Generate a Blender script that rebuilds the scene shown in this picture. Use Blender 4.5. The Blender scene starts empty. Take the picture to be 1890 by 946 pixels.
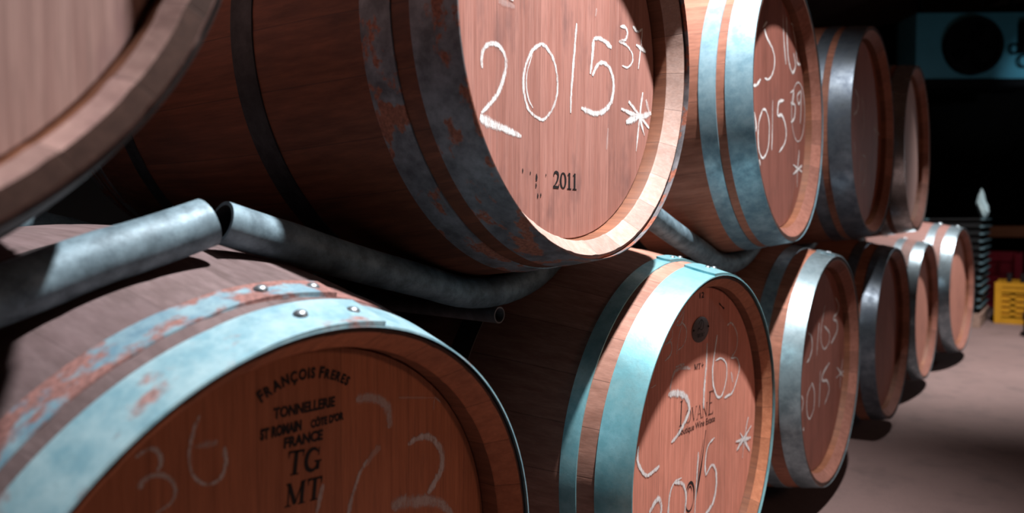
import bpy, bmesh, math, random
import numpy as np
from mathutils import Matrix, Vector

# ------------------------------------------------------------------ camera, world, light
SC = bpy.context.scene
COL = SC.collection
SC.view_settings.view_transform = 'Standard'
SC.view_settings.look = 'None'
SC.view_settings.gamma = 1.0
SC.view_settings.use_curve_mapping = False
SC.view_settings.exposure = 0.0
SC.cycles.diffuse_bounces = 1
SC.cycles.glossy_bounces = 2

def make_camera():
    cd = bpy.data.cameras.new('camera')
    cam = bpy.data.objects.new('camera', cd)
    COL.objects.link(cam)
    cd.sensor_fit = 'HORIZONTAL'; cd.sensor_width = 36.0
    cd.lens = 36.0 * 1287.37 / 1890.0
    cd.clip_start = 0.02
    yaw, pit, rol = math.radians(38.527), math.radians(-2.8306), math.radians(-0.45418)
    fwd = Vector((-math.sin(yaw)*math.cos(pit), math.cos(yaw)*math.cos(pit), math.sin(pit)))
    right = Vector((math.cos(yaw), math.sin(yaw), 0)); up = right.cross(fwd)
    r2 = math.cos(rol)*right + math.sin(rol)*up
    u2 = -math.sin(rol)*right + math.cos(rol)*up
    m = Matrix((r2, u2, -fwd)).transposed().to_4x4()
    m.translation = Vector((0.47518, -0.78699, -0.22991))
    cam.matrix_world = m
    cd.dof.use_dof = True; cd.dof.focus_distance = 0.95; cd.dof.aperture_fstop = 3.4
    SC.camera = cam
make_camera()

W = bpy.data.worlds.new('world'); SC.world = W; W.use_nodes = True
W.node_tree.nodes['Background'].inputs[0].default_value = (0.55, 0.36, 0.32, 1)
W.node_tree.nodes['Background'].inputs[1].default_value = 0.002

def spot(name, loc, target, energy, angle, blend, color, radius=0.035):
    l = bpy.data.lights.new(name, 'SPOT'); o = bpy.data.objects.new(name, l); COL.objects.link(o)
    l.energy = energy; l.spot_size = math.radians(angle); l.spot_blend = blend
    l.color = color; l.shadow_soft_size = radius
    o.location = loc
    o.rotation_euler = (Vector(target)-Vector(loc)).to_track_quat('-Z', 'Y').to_euler()
    return o
# ceiling spots along the row, one over the near barrels and one over the far ones
spot('ceiling_spot_near', (0.50, 0.13, 1.66), (-0.80, 0.12, -0.95), 660, 82, 1.0, (1.0, 0.95, 0.93))
spot('ceiling_spot_far', (0.55, 3.15, 1.66), (-0.50, 3.65, -0.95), 600, 82, 0.8, (1.0, 0.93, 0.90))
# warm fill light added across the aisle to brighten the shaded heads
def point(name, loc, energy, color, radius):
    l = bpy.data.lights.new(name, 'POINT'); o = bpy.data.objects.new(name, l); COL.objects.link(o)
    l.energy = energy; l.color = color; l.shadow_soft_size = radius; o.location = loc
point('aisle_fill', (2.6, 0.7, 0.35), 24, (1.0, 0.55, 0.38), 0.20)
point('end_wall_lamp', (1.5, 5.0, 0.10), 13, (0.80, 0.92, 1.0), 0.05)
spot('cooler_spot', (1.7, 5.2, 0.90), (0.35, 7.30, 1.02), 130, 24, 1.0, (0.70, 0.90, 1.0), 0.03)

# ------------------------------------------------------------------ materials
def new_mat(name):
    m = bpy.data.materials.new(name); m.use_nodes = True
    nt = m.node_tree; b = nt.nodes['Principled BSDF']
    return m, nt, b
def N(nt, t, **kw):
    n = nt.nodes.new(t)
    for k, v in kw.items(): setattr(n, k, v)
    return n
def LK(nt, a, b): nt.links.new(a, b)
def mth(nt, op, a, b=None, c=None):
    n = N(nt, 'ShaderNodeMath', operation=op)
    for i, v in enumerate((a, b, c)):
        if v is None: continue
        if isinstance(v, (int, float)): n.inputs[i].default_value = v
        else: LK(nt, v, n.inputs[i])
    return n.outputs[0]
def mixc(nt, f, a, b, mode='MIX'):
    n = N(nt, 'ShaderNodeMix', data_type='RGBA', blend_type=mode)
    for i, v in ((0, f), (6, a), (7, b)):
        if isinstance(v, (int, float)): n.inputs[i].default_value = v
        elif isinstance(v, tuple): n.inputs[i].default_value = (*v, 1)
        else: LK(nt, v, n.inputs[i])
    return n.outputs[2]
def noise(nt, vec, scale, detail=4, rough=0.55, dim='3D'):
    n = N(nt, 'ShaderNodeTexNoise', noise_dimensions=dim)
    n.inputs['Scale'].default_value = scale; n.inputs['Detail'].default_value = detail
    n.inputs['Roughness'].default_value = rough
    if vec is not None: LK(nt, vec, n.inputs['Vector'])
    return n.outputs['Fac']
def mapr(nt, v, a, b, c=0.0, d=1.0):
    n = N(nt, 'ShaderNodeMapRange'); n.clamp = True
    LK(nt, v, n.inputs[0])
    for i, x in enumerate((a, b, c, d)): n.inputs[i+1].default_value = x
    return n.outputs[0]
def objvec(nt, scale=(1, 1, 1), loc=(0, 0, 0)):
    tc = N(nt, 'ShaderNodeTexCoord'); mp = N(nt, 'ShaderNodeMapping')
    mp.inputs['Scale'].default_value = scale; mp.inputs['Location'].default_value = loc
    LK(nt, tc.outputs['Object'], mp.inputs['Vector'])
    return mp.outputs[0], tc.outputs['Object']
def bump(nt, b, h, strength, dist):
    n = N(nt, 'ShaderNodeBump'); n.inputs['Strength'].default_value = strength
    n.inputs['Distance'].default_value = dist
    LK(nt, h, n.inputs['Height']); LK(nt, n.outputs[0], b.inputs['Normal'])

NST = 28
def stave_mat(name, col, dark, seed, stain=0.35, staincol=(0.09, 0.05, 0.045), joint=0.45):
    """oak staves: grain along the barrel axis (local X), one tone per stave, thin dark seams"""
    m, nt, b = new_mat(name)
    v, ob = objvec(nt, (5, 95, 95), (seed, seed*2, 0))
    g = noise(nt, v, 1.0, 5, 0.62)
    v2, _ = objvec(nt, (14, 330, 330), (0, seed, 0))
    g2 = noise(nt, v2, 1.0, 3, 0.6)
    v3, _ = objvec(nt, (7, 7, 7), (seed, 0, seed))
    st = noise(nt, v3, 1.0, 4, 0.6)
    sx = N(nt, 'ShaderNodeSeparateXYZ'); LK(nt, ob, sx.inputs[0])
    ang = mth(nt, 'ARCTAN2', sx.outputs[1], sx.outputs[2])
    u = mth(nt, 'MULTIPLY_ADD', ang, NST/(2*math.pi), seed)
    wn = N(nt, 'ShaderNodeTexWhiteNoise', noise_dimensions='1D'); LK(nt, mth(nt, 'FLOOR', u), wn.inputs['W'])
    fr = mth(nt, 'FRACT', u)
    edge = mth(nt, 'MINIMUM', fr, mth(nt, 'SUBTRACT', 1.0, fr))
    seam = mapr(nt, edge, 0.004, 0.014, 1.0, 0.0)
    c = mixc(nt, mapr(nt, g, 0.32, 0.70), dark, col)
    c = mixc(nt, mapr(nt, g2, 0.42, 0.62, 0.0, 0.35), c, tuple(x*0.55 for x in col))
    tone = mapr(nt, wn.outputs['Value'], 0, 1, 0.78, 1.12)
    c = mixc(nt, 1.0, c, N_rgb(nt, tone), 'MULTIPLY')
    c = mixc(nt, mapr(nt, st, 0.52, 0.78, 0.0, stain), c, staincol)
    c = mixc(nt, mth(nt, 'MULTIPLY', seam, joint), c, (0.02, 0.012, 0.01))
    LK(nt, c, b.inputs['Base Color'])
    b.inputs['Roughness'].default_value = 0.62
    b.inputs['Specular IOR Level'].default_value = 0.3
    h = mth(nt, 'SUBTRACT', g2, mth(nt, 'MULTIPLY', seam, 1.5))
    bump(nt, b, h, 0.12, 0.001)
    return m
def N_rgb(nt, v):
    n = N(nt, 'ShaderNodeCombineColor')
    for i in range(3): LK(nt, v, n.inputs[i])
    return n.outputs[0]
def head_mat(name, col, dark, seed, stain=0.3, staincol=(0.10, 0.07, 0.075)):
    """barrel head: upright planks with vertical grain"""
    m, nt, b = new_mat(name)
    v, ob = objvec(nt, (150, 150, 5.0), (seed, seed*3, 0))
    g = noise(nt, v, 1.0, 5, 0.6)
    v2, _ = objvec(nt, (520, 520, 16), (0, seed, 0))
    g2 = noise(nt, v2, 1.0, 3, 0.65)
    v3, _ = objvec(nt, (20, 20, 9), (seed, 0, seed))
    st = noise(nt, v3, 1.0, 4, 0.6)
    sx = N(nt, 'ShaderNodeSeparateXYZ'); LK(nt, ob, sx.inputs[0])
    u = mth(nt, 'MULTIPLY_ADD', sx.outputs[1], 1/0.088, seed+0.37)
    wn = N(nt, 'ShaderNodeTexWhiteNoise', noise_dimensions='1D'); LK(nt, mth(nt, 'FLOOR', u), wn.inputs['W'])
    fr = mth(nt, 'FRACT', u)
    edge = mth(nt, 'MINIMUM', fr, mth(nt, 'SUBTRACT', 1.0, fr))
    seam = mapr(nt, edge, 0.002, 0.008, 1.0, 0.0)
    c = mixc(nt, mapr(nt, g, 0.30, 0.68), dark, col)
    c = mixc(nt, mapr(nt, g2, 0.48, 0.66, 0.0, 0.5), c, tuple(x*0.45 for x in col))
    tone = mapr(nt, wn.outputs['Value'], 0, 1, 0.90, 1.08)
    c = mixc(nt, 1.0, c, N_rgb(nt, tone), 'MULTIPLY')
    c = mixc(nt, mapr(nt, st, 0.54, 0.78, 0.0, stain), c, staincol)
    c = mixc(nt, mth(nt, 'MULTIPLY', seam, 0.35), c, (0.05, 0.025, 0.018))
    LK(nt, c, b.inputs['Base Color'])
    b.inputs['Roughness'].default_value = 0.6
    b.inputs['Specular IOR Level'].default_value = 0.3
    bump(nt, b, mth(nt, 'SUBTRACT', g2, seam), 0.2, 0.001)
    return m
def metal_mat(name, col, col2, seed, rough=0.36, metallic=0.85, rust=None, rust_amt=(0.6, 0.7), rust_scale=14, scratch=True):
    m, nt, b = new_mat(name)
    v, ob = objvec(nt, (1, 1, 1), (seed, seed, seed))
    a = noise(nt, v, 38, 5, 0.65)
    a_l = noise(nt, v, 11, 5, 0.7)
    c = mixc(nt, mapr(nt, a, 0.36, 0.64), col2, col)
    c = mixc(nt, mapr(nt, a_l, 0.50, 0.72, 0.0, 0.55), c, tuple(x*0.6 for x in col2))
    fine = noise(nt, v, 240, 2, 0.6)
    c = mixc(nt, mapr(nt, fine, 0.55, 0.75, 0.0, 0.25), c, tuple(x*0.45 for x in col))
    r = mapr(nt, a, 0.3, 0.7, rough+0.1, rough-0.06)
    met = metallic
    if rust:
        rv, _ = objvec(nt, (1.6, 1, 1), (seed*3, 0, 0))
        rn = noise(nt, rv, rust_scale, 6, 0.62)
        f = mapr(nt, rn, rust_amt[0], rust_amt[1])
        rc = mixc(nt, mapr(nt, fine, 0.35, 0.65), rust, tuple(x*0.55 for x in rust))
        c = mixc(nt, f, c, rc)
        r = mth(nt, 'MAXIMUM', r, mth(nt, 'MULTIPLY', f, 0.8))
        LK(nt, mapr(nt, f, 0, 1, metallic, 0.0), b.inputs['Metallic'])
    else:
        b.inputs['Metallic'].default_value = metallic
    LK(nt, c, b.inputs['Base Color']); LK(nt, r, b.inputs['Roughness'])
    bump(nt, b, mth(nt, 'ADD', fine, a), 0.08, 0.001)
    return m
def plain_mat(name, col, rough=0.6, metallic=0.0, vary=0.25, scale=30, spec=0.4):
    m, nt, b = new_mat(name)
    v, _ = objvec(nt)
    a = noise(nt, v, scale, 4)
    c = mixc(nt, mapr(nt, a, 0.3, 0.7), tuple(x*(1-vary) for x in col), col)
    LK(nt, c, b.inputs['Base Color'])
    b.inputs['Roughness'].default_value = rough; b.inputs['Metallic'].default_value = metallic
    b.inputs['Specular IOR Level'].default_value = spec
    return m
def chalk_mat():
    m, nt, b = new_mat('chalk')
    nt.nodes.remove(b)
    out = [n for n in nt.nodes if n.type == 'OUTPUT_MATERIAL'][0]
    at = N(nt, 'ShaderNodeAttribute', attribute_name='across')
    op = N(nt, 'ShaderNodeAttribute', attribute_name='opacity')
    v, _ = objvec(nt, (1, 1, 0.2))
    n1 = noise(nt, v, 900, 3, 0.75)
    n2 = noise(nt, v, 130, 3, 0.6)
    e = mapr(nt, mth(nt, 'ABSOLUTE', at.outputs['Fac']), 0.30, 1.0, 1.0, 0.0)
    s = mth(nt, 'ADD', mth(nt, 'MULTIPLY', n1, 1.1), mth(nt, 'MULTIPLY', n2, 0.8))
    s = mth(nt, 'ADD', s, mth(nt, 'MULTIPLY', e, 0.70))
    f = mapr(nt, s, 1.30, 1.72)
    f = mth(nt, 'MULTIPLY', f, op.outputs['Fac'])
    d = N(nt, 'ShaderNodeBsdfDiffuse'); d.inputs[0].default_value = (0.86, 0.88, 0.90, 1)
    t = N(nt, 'ShaderNodeBsdfTransparent'); mx = N(nt, 'ShaderNodeMixShader')
    LK(nt, f, mx.inputs[0]); LK(nt, t.outputs[0], mx.inputs[1]); LK(nt, d.outputs[0], mx.inputs[2])
    LK(nt, mx.outputs[0], out.inputs[0])
    return m
def floor_mat():
    m, nt, b = new_mat('concrete')
    v, _ = objvec(nt)
    a = noise(nt, v, 1.4, 5, 0.6); a2 = noise(nt, v, 9, 5, 0.65); a3 = noise(nt, v, 160, 2, 0.5)
    c = mixc(nt, mapr(nt, a, 0.3, 0.7), (0.140, 0.092, 0.087), (0.190, 0.130, 0.124))
    c = mixc(nt, mapr(nt, a2, 0.52, 0.72, 0.0, 0.45), c, (0.065, 0.048, 0.048))
    c = mixc(nt, mapr(nt, a3, 0.5, 0.7, 0.0, 0.25), c, (0.08, 0.06, 0.058))
    LK(nt, c, b.inputs['Base Color']); b.inputs['Roughness'].default_value = 0.75
    bump(nt, b, mth(nt, 'ADD', a2, a3), 0.15, 0.004)
    return m

M = {}
M['chalk'] = chalk_mat()
M['ink'] = plain_mat('black_ink', (0.010, 0.008, 0.010), 0.7, vary=0.4, scale=300)
M['floor'] = floor_mat()
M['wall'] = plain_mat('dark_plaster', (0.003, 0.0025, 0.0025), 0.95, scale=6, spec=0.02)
M['ceiling'] = plain_mat('dark_boards', (0.06, 0.035, 0.028), 0.85, scale=5)

# ------------------------------------------------------------------ helpers
def mesh_obj(name, verts, faces, mat, parent=None, smooth=True, loc=None):
    me = bpy.data.meshes.new(name); me.from_pydata([tuple(v) for v in verts], [], faces)
    bm = bmesh.new(); bm.from_mesh(me); bmesh.ops.recalc_face_normals(bm, faces=bm.faces); bm.to_mesh(me); bm.free()
    me.materials.append(mat)
    if smooth:
        me.polygons.foreach_set('use_smooth', [True]*len(me.polygons))
        try: me.set_sharp_from_angle(angle=math.radians(38))
        except Exception: pass
    o = bpy.data.objects.new(name, me); COL.objects.link(o)
    if parent: o.parent = parent
    if loc is not None: o.location = loc
    return o
def bm_obj(name, bm, mat, parent=None, smooth=True, loc=None):
    me = bpy.data.meshes.new(name); bm.to_mesh(me); bm.free()
    me.materials.append(mat)
    if smooth:
        me.polygons.foreach_set('use_smooth', [True]*len(me.polygons))
        try: me.set_sharp_from_angle(angle=math.radians(38))
        except Exception: pass
    o = bpy.data.objects.new(name, me); COL.objects.link(o)
    if parent: o.parent = parent
    if loc is not None: o.location = loc
    return o
def tag(o, label, cat, group=None):
    o['label'] = label; o['category'] = cat
    if group: o['group'] = group
    return o
def thing(name, label, cat, loc=(0, 0, 0), group=None):
    o = bpy.data.objects.new(name, None); COL.objects.link(o); o.location = loc
    o.empty_display_size = 0.05
    return tag(o, label, cat, group)
def bm_box(bm, x0, x1, y0, y1, z0, z1, bev=0.0):
    r = bmesh.ops.create_cube(bm, size=1.0)
    bmesh.ops.scale(bm, vec=(x1-x0, y1-y0, z1-z0), verts=r['verts'])
    bmesh.ops.translate(bm, vec=((x0+x1)/2, (y0+y1)/2, (z0+z1)/2), verts=r['verts'])
    if bev:
        es = list({e for v in r['verts'] for e in v.link_edges})
        bmesh.ops.bevel(bm, geom=es, offset=bev, segments=2, affect='EDGES', profile=0.7)
def structure(name, bm, mat):
    o = bm_obj(name, bm, mat, smooth=False); o['kind'] = 'structure'; return o
def revolve(prof, seg, closed=False):
    """rings of (x, r) about local X"""
    v = []; f = []
    for (x, r) in prof:
        for k in range(seg):
            t = 2*math.pi*k/seg
            v.append((x, r*math.sin(t), r*math.cos(t)))
    n = len(prof)
    for i in range(n if closed else n-1):
        j = (i+1) % n
        for k in range(seg):
            k2 = (k+1) % seg
            f.append((i*seg+k, i*seg+k2, j*seg+k2, j*seg+k))
    return v, f
def smooth_line(P, sub=6):
    P = [np.array(p, float) for p in P]
    if len(P) < 3: return [P[0]+(P[-1]-P[0])*t for t in np.linspace(0, 1, sub+1)]
    out = []
    Q = [2*P[0]-P[1]]+P+[2*P[-1]-P[-2]]
    for i in range(1, len(Q)-2):
        a, b, c, d = Q[i-1:i+3]
        for t in np.linspace(0, 1, sub, endpoint=False):
            out.append(0.5*((2*b)+(-a+c)*t+(2*a-5*b+4*c-d)*t*t+(-a+3*b-3*c+d)*t**3))
    out.append(P[-1]); return out
def ribbon(P, w):
    """flat ribbon in a plane; returns verts (2D), faces, across values; w is a number or list"""
    n = len(P); V = []; F = []; A = []
    for i, p in enumerate(P):
        t = P[min(i+1, n-1)]-P[max(i-1, 0)]; t = t/(np.hypot(*t)+1e-12); nn = np.array([-t[1], t[0]])
        ww = w if np.isscalar(w) else w[i]
        for a in (-1, 0, 1): V.append(p+nn*a*ww/2); A.append(a)
    for i in range(n-1):
        for k in (0, 1):
            a = i*3+k; F.append((a, a+3, a+4, a+1))
    return V, F, A
def tube_mesh(P, R, wall=None, seg=24):
    """round tube along a 3D polyline, hollow with open ends if wall is given"""
    P = [Vector(p) for p in P]; n = len(P); V = []; F = []
    T = [(P[min(i+1, n-1)]-P[max(i-1, 0)]).normalized() for i in range(n)]
    up = Vector((1, 0, 0)) if abs(T[0].x) < 0.9 else Vector((0, 0, 1))
    def rings(r):
        base = len(V)
        for i in range(n):
            s = T[i].cross(up).normalized(); u = s.cross(T[i]).normalized()
            for k in range(seg):
                a = 2*math.pi*k/seg; V.append(P[i]+s*math.cos(a)*r+u*math.sin(a)*r)
        for i in range(n-1):
            for k in range(seg):
                k2 = (k+1) % seg
                F.append((base+i*seg+k, base+i*seg+k2, base+(i+1)*seg+k2, base+(i+1)*seg+k))
        return base
    b0 = rings(R)
    if wall:
        b1 = rings(R-wall)
        for e in (0, n-1):
            for k in range(seg):
                k2 = (k+1) % seg
                F.append((b0+e*seg+k, b0+e*seg+k2, b1+e*seg+k2, b1+e*seg+k))
    else:
        F.append(tuple(b0+k for k in range(seg))); F.append(tuple(b0+(n-1)*seg+k for k in range(seg)))
    return V, F

# ------------------------------------------------------------------ room
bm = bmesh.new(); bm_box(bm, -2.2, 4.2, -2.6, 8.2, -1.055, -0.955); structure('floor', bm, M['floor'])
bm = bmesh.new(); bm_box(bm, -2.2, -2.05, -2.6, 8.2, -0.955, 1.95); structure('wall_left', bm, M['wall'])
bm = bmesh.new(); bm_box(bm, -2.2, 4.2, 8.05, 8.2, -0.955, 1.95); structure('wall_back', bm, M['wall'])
bm = bmesh.new(); bm_box(bm, -2.2, 4.2, -2.6, 8.2, 1.95, 2.05); structure('ceiling', bm, M['ceiling'])

# ------------------------------------------------------------------ measured layout (metres and radians; marks in millimetres on each head)
POSE = {"B": {"x": -0.0001, "y": 0.0002, "z": -0.0003, "R": 0.2806, "yaw": 0.0224, "tilt": -0.0126}, "D": {"x": 0.0262, "y": 0.3242, "z": -0.6077, "R": 0.2889, "yaw": -0.0079, "tilt": -0.0167}, "A": {"x": -0.0007, "y": -0.4309, "z": -0.5998, "R": 0.2844, "yaw": 0.037, "tilt": -0.02}, "C": {"x": 0.0502, "y": -0.8167, "z": 0.0169, "R": 0.288, "yaw": -0.0099, "tilt": -0.0044}, "E": {"x": 0.0053, "y": 0.7846, "z": 0.0095, "R": 0.2882, "yaw": 0.0461, "tilt": 0.0164}, "H": {"x": 0.0244, "y": 1.0781, "z": -0.6085, "R": 0.2884, "yaw": 0.0055, "tilt": -0.0065}, "I": {"x": 0.0298, "y": 1.8299, "z": -0.6122, "R": 0.2863, "yaw": -0.0103, "tilt": -0.0028}, "J": {"x": 0.026, "y": 2.5781, "z": -0.617, "R": 0.2835, "yaw": -0.0137, "tilt": 0.001}, "K": {"x": 0.0744, "y": 3.3322, "z": -0.5852, "R": 0.308, "yaw": -0.0719, "tilt": 0.0118}, "F": {"x": 0.0299, "y": 1.4803, "z": 0.0227, "R": 0.3001, "yaw": 0.0029, "tilt": 0.0068}, "G": {"x": 0.0378, "y": 2.175, "z": 0.0259, "R": 0.3014, "yaw": 0.0094, "tilt": 0.0049}}
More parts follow.
